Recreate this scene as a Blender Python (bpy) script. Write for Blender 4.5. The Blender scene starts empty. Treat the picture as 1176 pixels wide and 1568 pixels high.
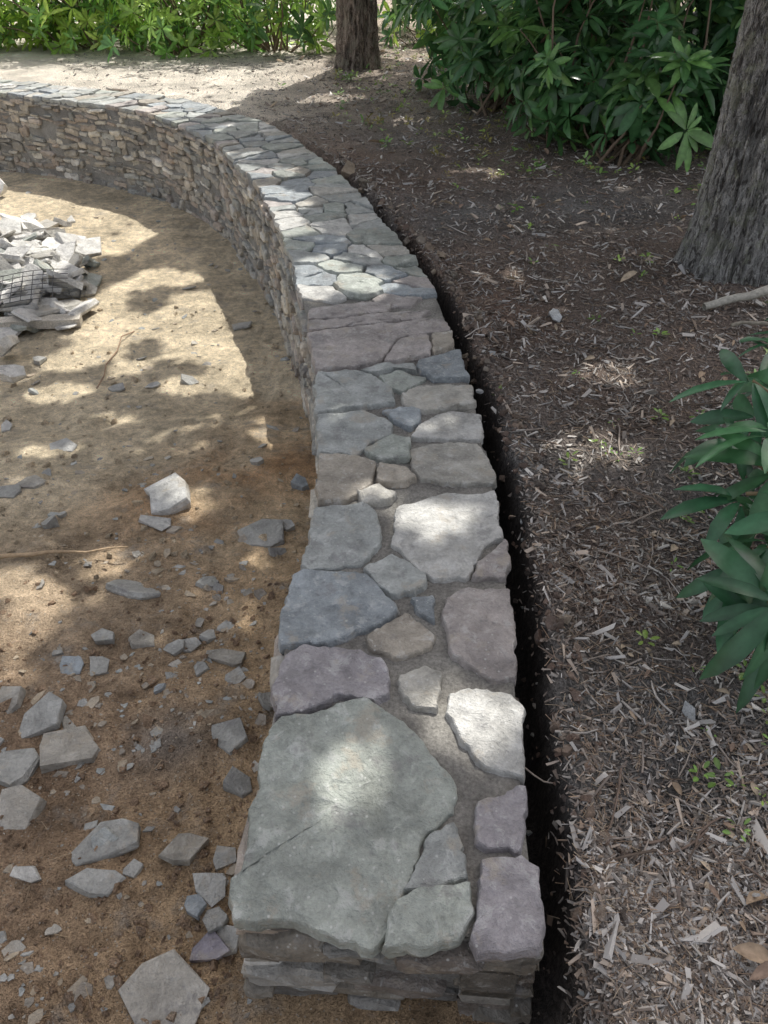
import bpy, math, random
import numpy as np
from mathutils import Vector
random.seed(7); R=np.random.default_rng(7)
sc=bpy.context.scene
# ---------------------------------------------------------------- survey
H=1.3; P=math.radians(38); CP,SP=math.cos(P),math.sin(P); F=1178.0
def pt(u,v,z=0.0):
    w=(v-784)/F; t=(H-z)/(SP+w*CP)
    return np.array([(u-588)/F*t,(CP-w*SP)*t,z])
def sstep(x): x=np.clip(x,0,1); return x*x*(3-2*x)
TAB=R.random((256,256))
def vn(x,y):
    x=np.asarray(x,float);y=np.asarray(y,float)
    xi=np.floor(x).astype(int);yi=np.floor(y).astype(int);fx=x-xi;fy=y-yi
    fx=fx*fx*(3-2*fx);fy=fy*fy*(3-2*fy)
    a=TAB[xi&255,yi&255];b=TAB[(xi+1)&255,yi&255];c=TAB[xi&255,(yi+1)&255];d=TAB[(xi+1)&255,(yi+1)&255]
    return (a*(1-fx)+b*fx)*(1-fy)+(c*(1-fx)+d*fx)*fy
def fbm(x,y,o=4):
    s=0;a=.5;tot=0
    for i in range(o):
        s=s+a*vn(x*2**i+17.3*i,y*2**i+5.1*i);tot+=a;a*=.5
    return s/tot-.5
def sand_base(Y): return -.30-.38*sstep((np.asarray(Y,float)-.9)/3.2)
def sandz(x,Y):
    near=1/(1+.15*np.abs(Y))
    return sand_base(Y)+.07*fbm(x*1.3,Y*1.3,3)+.055*near*fbm(x*6+3,Y*6,4)+.024*near*fbm(x*24,Y*24,3)
def spt(u,v):
    z=-.4
    for i in range(8):
        p=pt(u,v,z); z=.5*z+.5*float(sandz(p[0],p[1]))
    return p
# ---------------------------------------------------------------- mesh helpers
def mk(name,V,Fc,mat,col=None,parent=None,smooth=True,smoothmask=None):
    V=np.asarray(V,np.float32)
    me=bpy.data.meshes.new(name)
    me.vertices.add(len(V)); me.vertices.foreach_set('co',V.ravel())
    if isinstance(Fc,np.ndarray):
        n,k=Fc.shape; li=Fc.ravel().astype(np.int32); st=np.arange(n,dtype=np.int32)*k
    else:
        n=len(Fc); ln=np.array([len(f) for f in Fc]); li=np.array([i for f in Fc for i in f],np.int32)
        st=np.concatenate([[0],np.cumsum(ln)[:-1]]).astype(np.int32)
    me.loops.add(len(li)); me.loops.foreach_set('vertex_index',li)
    me.polygons.add(n); me.polygons.foreach_set('loop_start',st)
    me.update(calc_edges=True)
    if n<60000: me.validate()
    n=len(me.polygons)
    if smoothmask is not None and len(smoothmask)==n: me.polygons.foreach_set('use_smooth',np.array(smoothmask,bool))
    else: me.polygons.foreach_set('use_smooth',np.full(n,smooth))
    if col is not None:
        c=np.ones((len(V),4),np.float32); c[:,:3]=col
        a=me.color_attributes.new('Col','FLOAT_COLOR','POINT'); a.data.foreach_set('color',c.ravel())
    me.materials.append(mat)
    ob=bpy.data.objects.new(name,me); sc.collection.objects.link(ob)
    if parent: ob.parent=parent
    return ob
def empty(name):
    e=bpy.data.objects.new(name,None); sc.collection.objects.link(e); return e
class Acc:
    def __init__(s): s.V=[];s.F=[];s.C=[];s.M=[]
    def add(s,v,f,c,m):
        b=len(s.V); s.V.extend(map(tuple,v)); s.F.extend([tuple(i+b for i in q) for q in f]); s.C.extend([tuple(c)]*len(v)); s.M.extend(m if isinstance(m,list) else [m]*len(f))
    def make(s,name,mat,parent=None): return mk(name,s.V,s.F,mat,np.array(s.C),parent,smoothmask=s.M)
def nd(nt,t,**k):
    n=nt.nodes.new(t)
    for a,b in k.items(): setattr(n,a,b)
    return n
def mat_base(name,rough=.8,spec=.3):
    m=bpy.data.materials.new(name); m.use_nodes=True; nt=m.node_tree
    b=nt.nodes['Principled BSDF']; b.inputs['Roughness'].default_value=rough; b.inputs['Specular IOR Level'].default_value=spec
    return m,nt,b
def coords(nt):
    return nd(nt,'ShaderNodeNewGeometry').outputs['Position']
def noise(nt,co,scale,det=5,rough=.6,dist=0):
    n=nd(nt,'ShaderNodeTexNoise'); n.inputs['Scale'].default_value=scale;n.inputs['Detail'].default_value=det;n.inputs['Roughness'].default_value=rough;n.inputs['Distortion'].default_value=dist
    nt.links.new(co,n.inputs['Vector']); return n.outputs['Fac']
def rng(nt,f,a,b,c,d):
    n=nd(nt,'ShaderNodeMapRange'); nt.links.new(f,n.inputs[0])
    for i,x in enumerate((a,b,c,d)): n.inputs[i+1].default_value=x
    return n.outputs[0]
def mixc(nt,f,a,b,mode='MIX'):
    n=nd(nt,'ShaderNodeMix',data_type='RGBA',blend_type=mode)
    if isinstance(f,float): n.inputs[0].default_value=f
    else: nt.links.new(f,n.inputs[0])
    for i,x in ((6,a),(7,b)):
        if isinstance(x,tuple): n.inputs[i].default_value=(*x,1)
        else: nt.links.new(x,n.inputs[i])
    return n.outputs[2]
def scalec(nt,c,f):
    n=nd(nt,'ShaderNodeVectorMath',operation='SCALE'); nt.links.new(c,n.inputs[0]); nt.links.new(f,n.inputs['Scale']); return n.outputs[0]
def bump(nt,b,h,dist,strength=1,prev=None):
    n=nd(nt,'ShaderNodeBump'); n.inputs['Distance'].default_value=dist;n.inputs['Strength'].default_value=strength
    nt.links.new(h,n.inputs['Height'])
    if prev: nt.links.new(prev,n.inputs['Normal'])
    nt.links.new(n.outputs[0],b.inputs['Normal']); return n.outputs[0]
def attr(nt): 
    n=nd(nt,'ShaderNodeAttribute'); n.attribute_name='Col'; return n.outputs['Color']
# ---------------------------------------------------------------- materials
def stone_mat(name,dust=.5,spot=.5):
    m,nt,b=mat_base(name,.55,.5); co=coords(nt); c=attr(nt)
    n1=noise(nt,co,7,4,.65,.6); n2=noise(nt,co,120,3,.75); n3=noise(nt,co,22,6,.72,.4)
    c=scalec(nt,c,rng(nt,n1,.3,.7,.70,1.28)); c=scalec(nt,c,rng(nt,n2,.3,.7,.84,1.16)); c=scalec(nt,c,rng(nt,n3,.35,.65,.82,1.15))
    c=mixc(nt,rng(nt,n3,.56,.62,0,dust),c,(.60,.60,.585))
    n5=noise(nt,co,9,5,.72)
    c=mixc(nt,rng(nt,n5,.58,.64,0,.5),c,(.22,.21,.21))
    c=mixc(nt,rng(nt,n5,.44,.36,0,.5),c,(.45,.39,.31))
    v=nd(nt,'ShaderNodeTexVoronoi'); v.inputs['Scale'].default_value=48; nt.links.new(co,v.inputs['Vector'])
    c=mixc(nt,rng(nt,v.outputs['Distance'],.08,.15,spot,0),c,(.68,.68,.66))
    nt.links.new(c,b.inputs['Base Color'])
    st=nd(nt,'ShaderNodeMath',operation='SNAP'); st.inputs[1].default_value=.05; nt.links.new(noise(nt,co,9,3,.6,.5),st.inputs[0])
    p=bump(nt,b,st.outputs[0],.05,.9); p=bump(nt,b,n3,.018,1,p); bump(nt,b,n2,.0025,1,p); return m
M_cap=stone_mat('slate_cap',.4); M_face=stone_mat('fieldstone_face',.3); M_frag=stone_mat('stone_fragment',.2,.3)
def simple(name,c1,c2,s1,s2,bd=.004,rough=.9,spec=.2):
    m,nt,b=mat_base(name,rough,spec); co=coords(nt)
    c=mixc(nt,rng(nt,noise(nt,co,s1),.35,.65,0,1),c1,c2)
    f=noise(nt,co,s2,5,.7); 
    c=scalec(nt,c,rng(nt,f,.3,.7,.6,1.4))
    nt.links.new(c,b.inputs['Base Color']); bump(nt,b,f,bd); return m,nt,b
M_mortar=simple('mortar',(.185,.175,.16),(.33,.315,.285),9,130,.006)[0]
def sand_mat():
    m,nt,b=mat_base('sandy_subsoil',.92,.15); co=coords(nt); c=attr(nt)
    n1=noise(nt,co,3.5,4,.65,.5); n2=noise(nt,co,20,5,.74); n3=noise(nt,co,170,3,.75)
    c=scalec(nt,c,rng(nt,n1,.3,.7,.66,1.32)); c=scalec(nt,c,rng(nt,n2,.3,.7,.60,1.40)); c=scalec(nt,c,rng(nt,n3,.25,.75,.6,1.4))
    c=mixc(nt,rng(nt,noise(nt,co,6,5,.7),.56,.66,0,.5),c,(.42,.38,.33))
    v=nd(nt,'ShaderNodeTexVoronoi'); v.inputs['Scale'].default_value=85; nt.links.new(co,v.inputs['Vector'])
    c=mixc(nt,rng(nt,v.outputs['Distance'],.12,.2,.6,0),c,(.56,.52,.45))
    nt.links.new(c,b.inputs['Base Color'])
    p=bump(nt,b,n2,.05,1); bump(nt,b,n3,.009,1,p); return m
M_sand=sand_mat()
def mulch_mat():
    m,nt,b=mat_base('shredded_mulch',.85,.25); co=coords(nt); c=attr(nt)
    def lay(rot,s,sc3):
        mp=nd(nt,'ShaderNodeMapping'); mp.inputs['Scale'].default_value=sc3; mp.inputs['Rotation'].default_value=(0,0,rot); nt.links.new(co,mp.inputs[0]); return noise(nt,mp.outputs[0],s,4,.7,1.0)
    a=lay(.6,60,(1,3.6,1)); d=lay(.3,52,(3.8,1,1)); mx=nd(nt,'ShaderNodeMath',operation='MAXIMUM'); nt.links.new(a,mx.inputs[0]); nt.links.new(d,mx.inputs[1])
    f=mx.outputs[0]
    c=scalec(nt,c,rng(nt,f,.45,.66,.45,2.2)); c=scalec(nt,c,rng(nt,noise(nt,co,2.2,4,.6),.3,.7,.65,1.4))
    nt.links.new(c,b.inputs['Base Color']); bump(nt,b,f,.03,1); return m
M_mulch=mulch_mat()
def attr_mat(name,rough=.8,spec=.3,var=True,transl=0,s=60,bd=.002):
    m,nt,b=mat_base(name,rough,spec); c=attr(nt)
    if var:
        co=coords(nt); n=noise(nt,co,s,3,.6); c=scalec(nt,c,rng(nt,n,.3,.7,.75,1.3))
        if bd: bump(nt,b,n,bd)
    nt.links.new(c,b.inputs['Base Color'])
    if transl:
        t=nd(nt,'ShaderNodeBsdfTranslucent'); nt.links.new(c,t.inputs[0]); mx=nd(nt,'ShaderNodeMixShader'); mx.inputs[0].default_value=transl
        out=nt.nodes['Material Output']; nt.links.new(b.outputs[0],mx.inputs[1]); nt.links.new(t.outputs[0],mx.inputs[2]); nt.links.new(mx.outputs[0],out.inputs[0])
    return m
M_chip=attr_mat('wood_chip',.5,.55,False); M_leaf=attr_mat('rhododendron_leaf',.30,.6,True,.3,25,0); M_can=attr_mat('canopy_leaf',.6,.2,False,.0,10,0)
M_dead=attr_mat('dead_leaf',.8,.2,True,.1); M_stem=attr_mat('woody_stem',.85,.2)
def bark(name,c1,c2,lichen):
    m,nt,b=mat_base(name,.9,.15); co=coords(nt); mp=nd(nt,'ShaderNodeMapping'); mp.inputs['Scale'].default_value=(1,1,.28); nt.links.new(co,mp.inputs[0])
    f=noise(nt,mp.outputs[0],34,6,.72,1.4); g=noise(nt,co,110,3,.7)
    c=mixc(nt,rng(nt,f,.42,.52,0,1),c1,c2); c=scalec(nt,c,rng(nt,g,.3,.7,.65,1.35))
    c=scalec(nt,c,rng(nt,noise(nt,co,5,3,.6),.3,.7,.75,1.25))
    c=mixc(nt,rng(nt,noise(nt,co,9,6,.8),.52,.58,0,lichen),c,(.48,.50,.38))
    nt.links.new(c,b.inputs['Base Color']); p=bump(nt,b,f,.07,1); bump(nt,b,g,.008,1,p); return m
M_bark1=bark('lichened_bark',(.17,.16,.15),(.62,.61,.59),.6); M_bark2=bark('brown_bark',(.12,.09,.075),(.42,.35,.30),.3)
# ---------------------------------------------------------------- wall plan
Lp=[(356,1404),(372,1300),(395,1200),(412,1120),(426,1050),(428,985),(440,900),(462,850),(478,790),(486,720),(483,650),(483,600),(474,510),(458,450),(443,395),(425,350),(408,312),(380,270),(350,240),(320,212),(260,186),(200,168),(100,155),(0,143)]
Rp=[(833,1452),(822,1330),(806,1200),(802,1130),(797,1060),(792,985),(783,900),(774,850),(768,790),(753,715),(737,650),(728,600),(690,500),(672,452),(640,400)]
L=np.array([pt(*p)[:2] for p in Lp])
L=np.vstack([L,L[-1]+(L[-1]-L[-2])*np.array([[1.5,1.1]]),L[-1]+(L[-1]-L[-2])*np.array([[3.2,1.9]])])
Rw=[pt(*p)[:2] for p in Rp]
for i in range(len(Rp),len(L)):
    a=L[i-1]; c=L[min(i+1,len(L)-1)]; d=(c-a)/np.linalg.norm(c-a); n=np.array([d[1],-d[0]]); Rw.append(L[i]+n*.56)
Rw=np.array(Rw)
def cr(Pn,k):
    out=[];n=len(Pn)
    for i in range(n-1):
        p0=Pn[max(i-1,0)];p1=Pn[i];p2=Pn[i+1];p3=Pn[min(i+2,n-1)]
        for j in range(k):
            t=j/k; out.append(.5*((2*p1)+(-p0+p2)*t+(2*p0-5*p1+4*p2-p3)*t*t+(-p0+3*p1-3*p2+p3)*t**3))
    out.append(Pn[-1]); return np.array(out)
Ls=cr(L,8); Rs=cr(Rw,8); Cs=(Ls+Rs)/2
arc=np.concatenate([[0],np.cumsum(np.linalg.norm(np.diff(Cs,axis=0),axis=1))])
def at(a,t):
    i=np.interp(a,arc,np.arange(len(arc))); k=int(min(i,len(arc)-2)); f=i-k
    l=Ls[k]*(1-f)+Ls[k+1]*f; r=Rs[k]*(1-f)+Rs[k+1]*f; return l*(1-t)+r*t
Re=Rs[::2]
edge=np.vstack([[Rs[0]+[ .15,-120]],[Rs[0]+[.02,-.5]],Re,[Rs[-1]+[-120,20]]])
def sdist(x,y):
    x=np.asarray(x,float).ravel();y=np.asarray(y,float).ravel(); best=np.full(len(x),1e9); sg=np.ones(len(x))
    for i in range(len(edge)-1):
        a=edge[i];b=edge[i+1];d=b-a;l2=d@d
        if l2<1e-9: continue
        t=np.clip(((x-a[0])*d[0]+(y-a[1])*d[1])/l2,0,1); ex=x-a[0]-t*d[0];ey=y-a[1]-t*d[1]; q=ex*ex+ey*ey
        m=q<best; best[m]=q[m]; cz=ex*d[1]-ey*d[0]; sg[m]=np.sign(cz[m])
    return np.sqrt(best)*sg
Y0=Rs[0][1]
def mulchz(x,y,d):
    near=1/(1+.15*np.abs(y))
    z=-.055+.06*fbm(x*.9+9,y*.9,3)+.03*near*fbm(x*7,y*7+4,4)+.018*near*fbm(x*30,y*30,3)+.03*np.clip(y-6,0,30)*.3
    wob=d+.03*fbm(x*9,y*9,2)
    tr=(1-sstep((wob-.035)/.035))*.14*sstep((6.5-y)/3)
    rim=np.exp(-((wob-.10)/.045)**2)*.045
    z=z-tr+rim; z=np.where(d<0,np.minimum(z,-.14),z)
    k=sstep((.12-d)/.13)*sstep((Y0+.06-y)/.14); k=np.where((d<-.012)&(y<Y0+.12),1,k)
    return z*(1-k)+(sand_base(y)-.04)*k
def sunlit_far_path(x,y): return sstep((y-5.9)/1.3)*sstep((-.1-x)/1.5)
# ---------------------------------------------------------------- ground sheets
def grid(n,m,cx,cy,sx,sy,k1,k2):
    u=np.linspace(-1,1,n);v=np.linspace(-1,1,m)
    X,Y=np.meshgrid(cx+sx*np.sinh(k1*u),cy+sy*np.sinh(k2*v)); X=X.ravel();Y=Y.ravel()
    i=np.arange(n-1)[None,:]+np.arange(m-1)[:,None]*n; i=i.ravel()
    return X,Y,np.stack([i,i+1,i+1+n,i+n],1)
X,Y,Q=grid(440,420,.40,.9,.2,.4,7.0,6.2); d=sdist(X,Y); Z=mulchz(X,Y,d)
keep=(d[Q]>-.1).any(1); Q=Q[keep]
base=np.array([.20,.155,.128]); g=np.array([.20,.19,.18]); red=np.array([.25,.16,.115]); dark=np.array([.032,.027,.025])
n=np.clip(fbm(X*1.1,Y*1.1,3)*3+.5,0,1)[:,None]; c=base*(1-n)+g*n
r=np.exp(-((d-.30)/.25)**2)[:,None]*np.clip(fbm(X*2,Y*2+7,3)*3+.3,0,1)[:,None]; c=c*(1-r*.6)+red*r*.6
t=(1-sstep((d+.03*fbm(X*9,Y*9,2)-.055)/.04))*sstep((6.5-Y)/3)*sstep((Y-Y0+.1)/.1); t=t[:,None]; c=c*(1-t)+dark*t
lt=sstep((Y-4.8)/3.5)[:,None]; c=c*(1-lt)+np.array([.40,.33,.27])*lt
lt=sunlit_far_path(X,Y)[:,None]; c=c*(1-lt)+np.array([.72,.66,.57])*lt  # sunlit brightness of the back path painted into the ground colour
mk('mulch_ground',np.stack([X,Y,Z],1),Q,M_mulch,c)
X,Y,Q=grid(400,400,-.7,1.0,.3,.4,6.6,6.2); Z=sandz(X,Y)
for i in range(26):
    a=random.uniform(-2,-.35);b=random.uniform(.7,3.6); w=random.uniform(-.4,.4); xx=(X-a)*math.cos(w)+(Y-b)*math.sin(w); yy=(Y-b)*math.cos(w)-(X-a)*math.sin(w)
    q=np.exp(-((xx/.045)**4+(yy/.13)**4)); Z=Z-q*(.014+.005*np.sin(yy*190))
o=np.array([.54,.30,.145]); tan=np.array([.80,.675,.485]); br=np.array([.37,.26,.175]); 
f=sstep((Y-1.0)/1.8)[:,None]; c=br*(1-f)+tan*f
w=np.exp(-(np.clip(-.58-sdist(X,Y),0,9)/.35)**2)[:,None]*.6*(Y<3.4)[:,None]; c=c*(1-w)+np.array([.62,.44,.26])*w
pp=spt(360,740); w=np.exp(-(((X-pp[0])/.50)**2+((Y-pp[1])/.5)**2))[:,None]; w=w*np.clip(fbm(X*3,Y*3,3)*3+.7,0,1)[:,None]; c=c*(1-w)+o*w
pp=spt(260,1130); w=np.exp(-(((X-pp[0])/.12)**2+((Y-pp[1])/.10)**2))[:,None]*.7; c=c*(1-w)+np.array([.24,.23,.22])*w
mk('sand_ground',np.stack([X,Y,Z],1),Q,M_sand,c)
# ---------------------------------------------------------------- stone wall
wall=empty('stone_retaining_wall')
def outline(poly,sp,jit,cut=.06):
    poly=[np.array(p,float) for p in poly]; q=[]
    for i in range(len(poly)):
        a,b=poly[i],poly[(i+1)%len(poly)]; q.append(a*(1-cut)+b*cut); q.append(a*cut+b*(1-cut))
    out=[]
    for i in range(len(q)):
        a,b=q[i],q[(i+1)%len(q)]; l=np.linalg.norm(b-a); k=max(1,int(l/sp))
        for j in range(k): out.append(a+(b-a)*j/k)
    out=np.array(out); sd=random.random()*50
    out=out+jit*np.stack([2.6*fbm(out[:,0]*22+sd,out[:,1]*22,2)+1.4*fbm(out[:,0]*90+sd,out[:,1]*90,2),2.6*fbm(out[:,0]*22,out[:,1]*22+sd,2)+1.4*fbm(out[:,0]*90,out[:,1]*90+sd,2)],1)
    return out
def cap(acc,poly,zt,th,col,sp=.010,rel=.013,jit=.007,shrink=-.001):
    o=outline(poly,sp,jit); c=o.mean(0); n=len(o); dv=o-c; ln=np.linalg.norm(dv,axis=1)[:,None]; u=dv/ln
    o=o-u*shrink; dv=o-c; ln=np.linalg.norm(dv,axis=1)[:,None]
    sd=random.random()*90; rad=ln.mean(); tx,ty=random.uniform(-.03,.03),random.uniform(-.03,.03)
    def zf(p):
        q=fbm(p[:,0]*6+sd,p[:,1]*6+sd*.7,4)*5; fl=np.floor(q); s=fl+sstep((q-fl)*6-2.5)
        return zt+rel*.36*s+.002*fbm(p[:,0]*60,p[:,1]*60,2)+(p[:,0]-c[0])*tx+(p[:,1]-c[1])*ty
    rings=[]; e=np.abs(fbm(o[:,0]*35+sd,o[:,1]*35,2))[:,None]
    zt0=zf(o)
    rings.append((o-u*.006,np.full(n,zt-th))); rings.append((o+u*(.002+.012*e),zt0-th*.5)); rings.append((o,zt0-.004)); 
    i1=o-u*.0025; rings.append((i1,zf(i1)-.0006)); i2=o-u*(.008+.05*e*rad*3); rings.append((i2,zf(i2)))
    k=max(3,int(rad/(sp*1.3)))
    for j in range(1,k): p=c+(i2-c)*(1-j/k); rings.append((p,zf(p)))
    V=np.vstack([np.column_stack([p,z]) for p,z in rings]+[np.array([[c[0],c[1],zf(c[None])[0]]])])
    Fs=[];M=[]
    for r in range(len(rings)-1):
        for i in range(n): Fs.append((r*n+i,r*n+(i+1)%n,(r+1)*n+(i+1)%n,(r+1)*n+i)); M.append(r>=4)
    b=(len(rings)-1)*n
    for i in range(n): Fs.append((b+i,b+(i+1)%n,len(V)-1)); M.append(True)
    acc.add(V,Fs,col,M)
G=(.40,.415,.40);GR=(.395,.42,.38);PU=(.375,.35,.365);BL=(.315,.345,.365);TN=(.45,.43,.385);PK=(.44,.395,.375);LT=(.58,.57,.54);BR=(.42,.375,.315)
S=[
(GR,[(465,1100),(520,1082),(560,1075),(608,1098),(645,1130),(668,1165),(695,1195),(690,1240),(650,1280),(640,1320),(620,1358),(605,1385),(592,1425),(572,1452),(520,1438),(460,1418),(362,1412),(355,1375),(375,1300),(395,1200),(412,1125),(432,1105)]),
(G,[(652,1288),(690,1256),(705,1290),(718,1345),(665,1360),(624,1365),(640,1325)]),
(GR,[(600,1398),(620,1371),(717,1353),(722,1400),(700,1438),(660,1455),(585,1452)]),
(PU,[(740,1318),(765,1311),(800,1315),(822,1332),(833,1445),(825,1457),(735,1462),(724,1440),(730,1380)]),
(PU,[(728,1232),(805,1198),(808,1240),(803,1307),(745,1299),(733,1290)]),
(LT,[(690,1062),(720,1055),(780,1060),(797,1080),(802,1184),(770,1182),(730,1162),(705,1130),(688,1090)]),
(TN,[(612,1032),(650,1018),(672,1030),(668,1082),(625,1081),(610,1060)]),
(PU,[(438,1005),(470,988),(520,992),(590,1010),(597,1060),(575,1073),(520,1066),(450,1097),(421,1102),(422,1060)]),
(PK,[(683,915),(720,898),(781,900),(788,960),(791,1035),(765,1039),(720,1022),(688,1000),(679,950)]),
(BR,[(560,973),(622,938),(666,972),(662,990),(610,1005),(570,995)]),
(BL,[(628,916),(664,912),(668,948),(640,934)]),
(BL,[(468,872),(520,874),(560,878),(606,930),(605,938),(560,965),(510,981),(430,990),(425,970),(440,900),(450,878)]),
(G,[(560,866),(600,847),(652,880),(645,902),(602,910),(576,888)]),
(G,[(505,773),(560,770),(578,790),(580,830),(555,862),(500,868),(458,868),(470,830),(480,775)]),
(LT,[(610,775),(680,756),(762,755),(768,822),(738,840),(716,884),(660,886),(601,836)]),
(PK,[(722,882),(748,846),(771,828),(779,868),(775,884)]),
(TN,[(550,755),(580,742),(607,758),(598,770),(560,770)]),
(BR,[(488,695),(545,698),(576,710),(568,745),(530,766),(484,770)]),
(BR,[(581,710),(625,720),(640,734),(605,741),(580,736)]),
(TN,[(630,688),(660,677),(732,680),(747,700),(758,738),(690,741),(645,732),(630,715)]),
(GR,[(558,687),(600,668),(628,670),(622,705),(580,703)]),
(G,[(483,637),(560,632),(598,650),(596,665),(560,680),(550,694),(486,691)]),
(BL,[(585,627),(615,622),(643,630),(645,643),(625,656),(600,642)]),
(LT,[(632,668),(642,646),(690,631),(736,632),(739,671),(660,673)]),
(TN,[(614,605),(640,590),(720,588),(729,622),(650,629),(620,622)]),
(G,[(482,572),(548,572),(575,578),(598,600),(602,618),(560,621),(483,635)]),
(GR,[(578,576),(610,568),(654,576),(618,600),(592,594)]),
(BL,[(640,552),(702,535),(716,580),(668,580),(640,566)]),
(G,[(548,569),(590,558),(634,560),(636,570),(610,565),(575,571)]),
(PK,[(470,476),(560,462),(602,463),(592,476),(474,490)]),
(PK,[(472,493),(592,479),(658,477),(640,489),(560,497),(475,508)]),
(PK,[(474,512),(560,500),(682,486),(690,504),(606,519),(584,552),(545,562),(485,568),(478,540)]),
(PK,[(610,522),(656,514),(660,543),(590,556),(590,545)]),
(BR,[(662,512),(692,508),(694,530),(663,541)]),
]
caps=Acc()
for c,p in S:
    w=[pt(u,v)[:2] for u,v in p]; k=random.uniform(.90,1.10)
    cap(caps,w,random.uniform(.001,.010),.045,tuple(x*k for x in c))
def clip(poly,a,b):
    m=(a+b)/2;nn=b-a;out=[]
    for i in range(len(poly)):
        p,q=poly[i],poly[(i+1)%len(poly)];dp=(p-m)@nn;dq=(q-m)@nn
        if dp<=0: out.append(p)
        if (dp<0)!=(dq<0) and abs(dp-dq)>1e-12: out.append(p+(q-p)*dp/(dp-dq))
    return out
a0=np.interp(13.0-0.35,np.arange(len(arc))/8,arc); a1=arc[-1]
seeds=[];a=a0-.1;row=0
while a<a1+.2:
    k=random.choice([2,3,3,4]); 
    off=random.uniform(-.05,.05)
    for j in range(k): seeds.append(np.array([a+random.uniform(-.05,.05)+off*j*.3,(j+.5)/k*.54+random.uniform(-.045,.045)]))
    a+=random.uniform(.10,.17)
seeds=np.array(seeds); pal=[G,GR,BL,TN,G,LT,PK,G,GR,BR,BL]
for s in seeds:
    if s[0]<a0 or s[0]>a1: continue
    cell=[np.array(q) for q in ((max(a0,s[0]-.4),0.0),(min(a1,s[0]+.4),0.0),(min(a1,s[0]+.4),.54),(max(a0,s[0]-.4),.54))]
    for o in seeds[np.argsort(((seeds-s)**2).sum(1))[1:16]]:
        cell=clip(cell,s,o)
        if len(cell)<3: break
    if len(cell)<3: continue
    w=[at(q[0],q[1]/.54) for q in cell]
    c=random.choice(pal); k=random.uniform(.8,1.18)
    cap(caps,w,random.uniform(-.003,.013),.04,tuple(x*k for x in c),sp=.022,rel=.010,jit=.011,shrink=.006)
caps.make('cap_stones',M_cap,wall)
V=[];Fq=[];NT=14
idx=np.arange(len(arc))
for i in idx:
    for j in range(NT+1):
        t=j/NT; t=.02+.96*t; p=Ls[i]*(1-t)+Rs[i]*t; 
        if i==0: p=p+np.array([0,.015])
        V.append((p[0],p[1],-.014+.008*float(fbm(p[0]*25,p[1]*25,3))))
    for t,z in ((.04,-.9),(.96,-.9)):
        p=Ls[i]*(1-t)+Rs[i]*t; V.append((p[0],p[1]+(.02 if i==0 else 0),z))
K=NT+3
for i in range(len(arc)-1):
    b=i*K
    for j in range(NT): Fq.append((b+j,b+j+1,b+K+j+1,b+K+j))
    Fq.append((b,b+K,b+K+NT+1,b+NT+1)); Fq.append((b+NT,b+NT+2,b+K+NT+2,b+K+NT))
Fq.append(tuple(list(range(NT+1))+[NT+2,NT+1]))
mk('mortar_bed',V,Fq,M_mortar,None,wall)
faces=Acc()
fpal=[(.50,.45,.375),(.42,.39,.34),(.51,.45,.37),(.35,.335,.31),(.45,.37,.30),(.40,.40,.37),(.60,.56,.48),(.45,.39,.34)]
def facecourse(fr,length,z0,zb,hr=(.022,.062),lr=(.05,.20),wav=.05,dk=1.0):
    z=z0+wav*.4; sd=random.random()*40
    while z>zb:
        h=random.uniform(*hr); a=-random.uniform(0,.1)
        while a<length:
            l=random.uniform(*lr)*(1 if h>.03 else 1.2); hh=h*random.choice([.65,.9,1.1,1.1,1.35,1.7]); zc=z-h/2+wav*float(fbm(a*2.2+sd,z*2,3))+random.uniform(-.009,.009); pr=random.uniform(-.012,.032)
            if zc+hh/2>z0+.006: zc=z0+.004-hh/2
            if a+l>-.0:
                A=max(a,-.01)+.003; B=min(a+l,length+.01)-.003
                if B-A>.02:
                    mid=(A+B)/2; W=(B-A)/2; hz=hh/2-.001; o=[]; sl=random.uniform(-.13,.13)
                    for q in ((-1,-.5),(-.8,-1),(-.3,-1),(.3,-1),(.85,-1),(1,-.4),(1,.5),(.8,1),(.2,1),(-.3,1),(-.85,1),(-1,.5)):
                        o.append((mid+q[0]*W*random.uniform(.88,1.03),zc+q[1]*hz*random.uniform(.65,1.18)+q[0]*W*sl))
                    n=len(o); V=[]
                    for s,oo in ((1,-.10),(1,pr-.012),(.93,pr-.001)):
                        for q in o:
                            aa=mid+(q[0]-mid)*s; zz=zc+(q[1]-zc)*(s if s==1 else .80); V.append(fr(aa,oo+random.uniform(-.005,.005),zz))
                    V.append(fr(mid,pr+random.uniform(-.005,.007),zc)); Fs=[]
                    for r in range(2):
                        for i in range(n): Fs.append((r*n+i,r*n+(i+1)%n,(r+1)*n+(i+1)%n,(r+1)*n+i))
                    for i in range(n): Fs.append((2*n+i,2*n+(i+1)%n,3*n))
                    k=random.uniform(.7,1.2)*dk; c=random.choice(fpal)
                    if random.random()<.05: c=(.74,.71,.65)
                    faces.add(V,Fs,tuple(x*k for x in c),[False]*len(Fs))
            a+=l
        z-=h
arcL=np.concatenate([[0],np.cumsum(np.linalg.norm(np.diff(Ls,axis=0),axis=1))])
def frL(a,o,z):
    i=np.interp(a,arcL,np.arange(len(arcL)));k=int(min(max(i,0),len(arcL)-2));f=i-k
    p=Ls[k]*(1-f)+Ls[k+1]*f; d=Ls[min(k+2,len(Ls)-1)]-Ls[max(k-1,0)]; d/=np.linalg.norm(d); nn=np.array([-d[1],d[0]])
    p=p+nn*(o-.012); return (p[0],p[1],z)
facecourse(frL,arcL[-1],-.036,-.80)
arcR=np.concatenate([[0],np.cumsum(np.linalg.norm(np.diff(Rs,axis=0),axis=1))])
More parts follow.
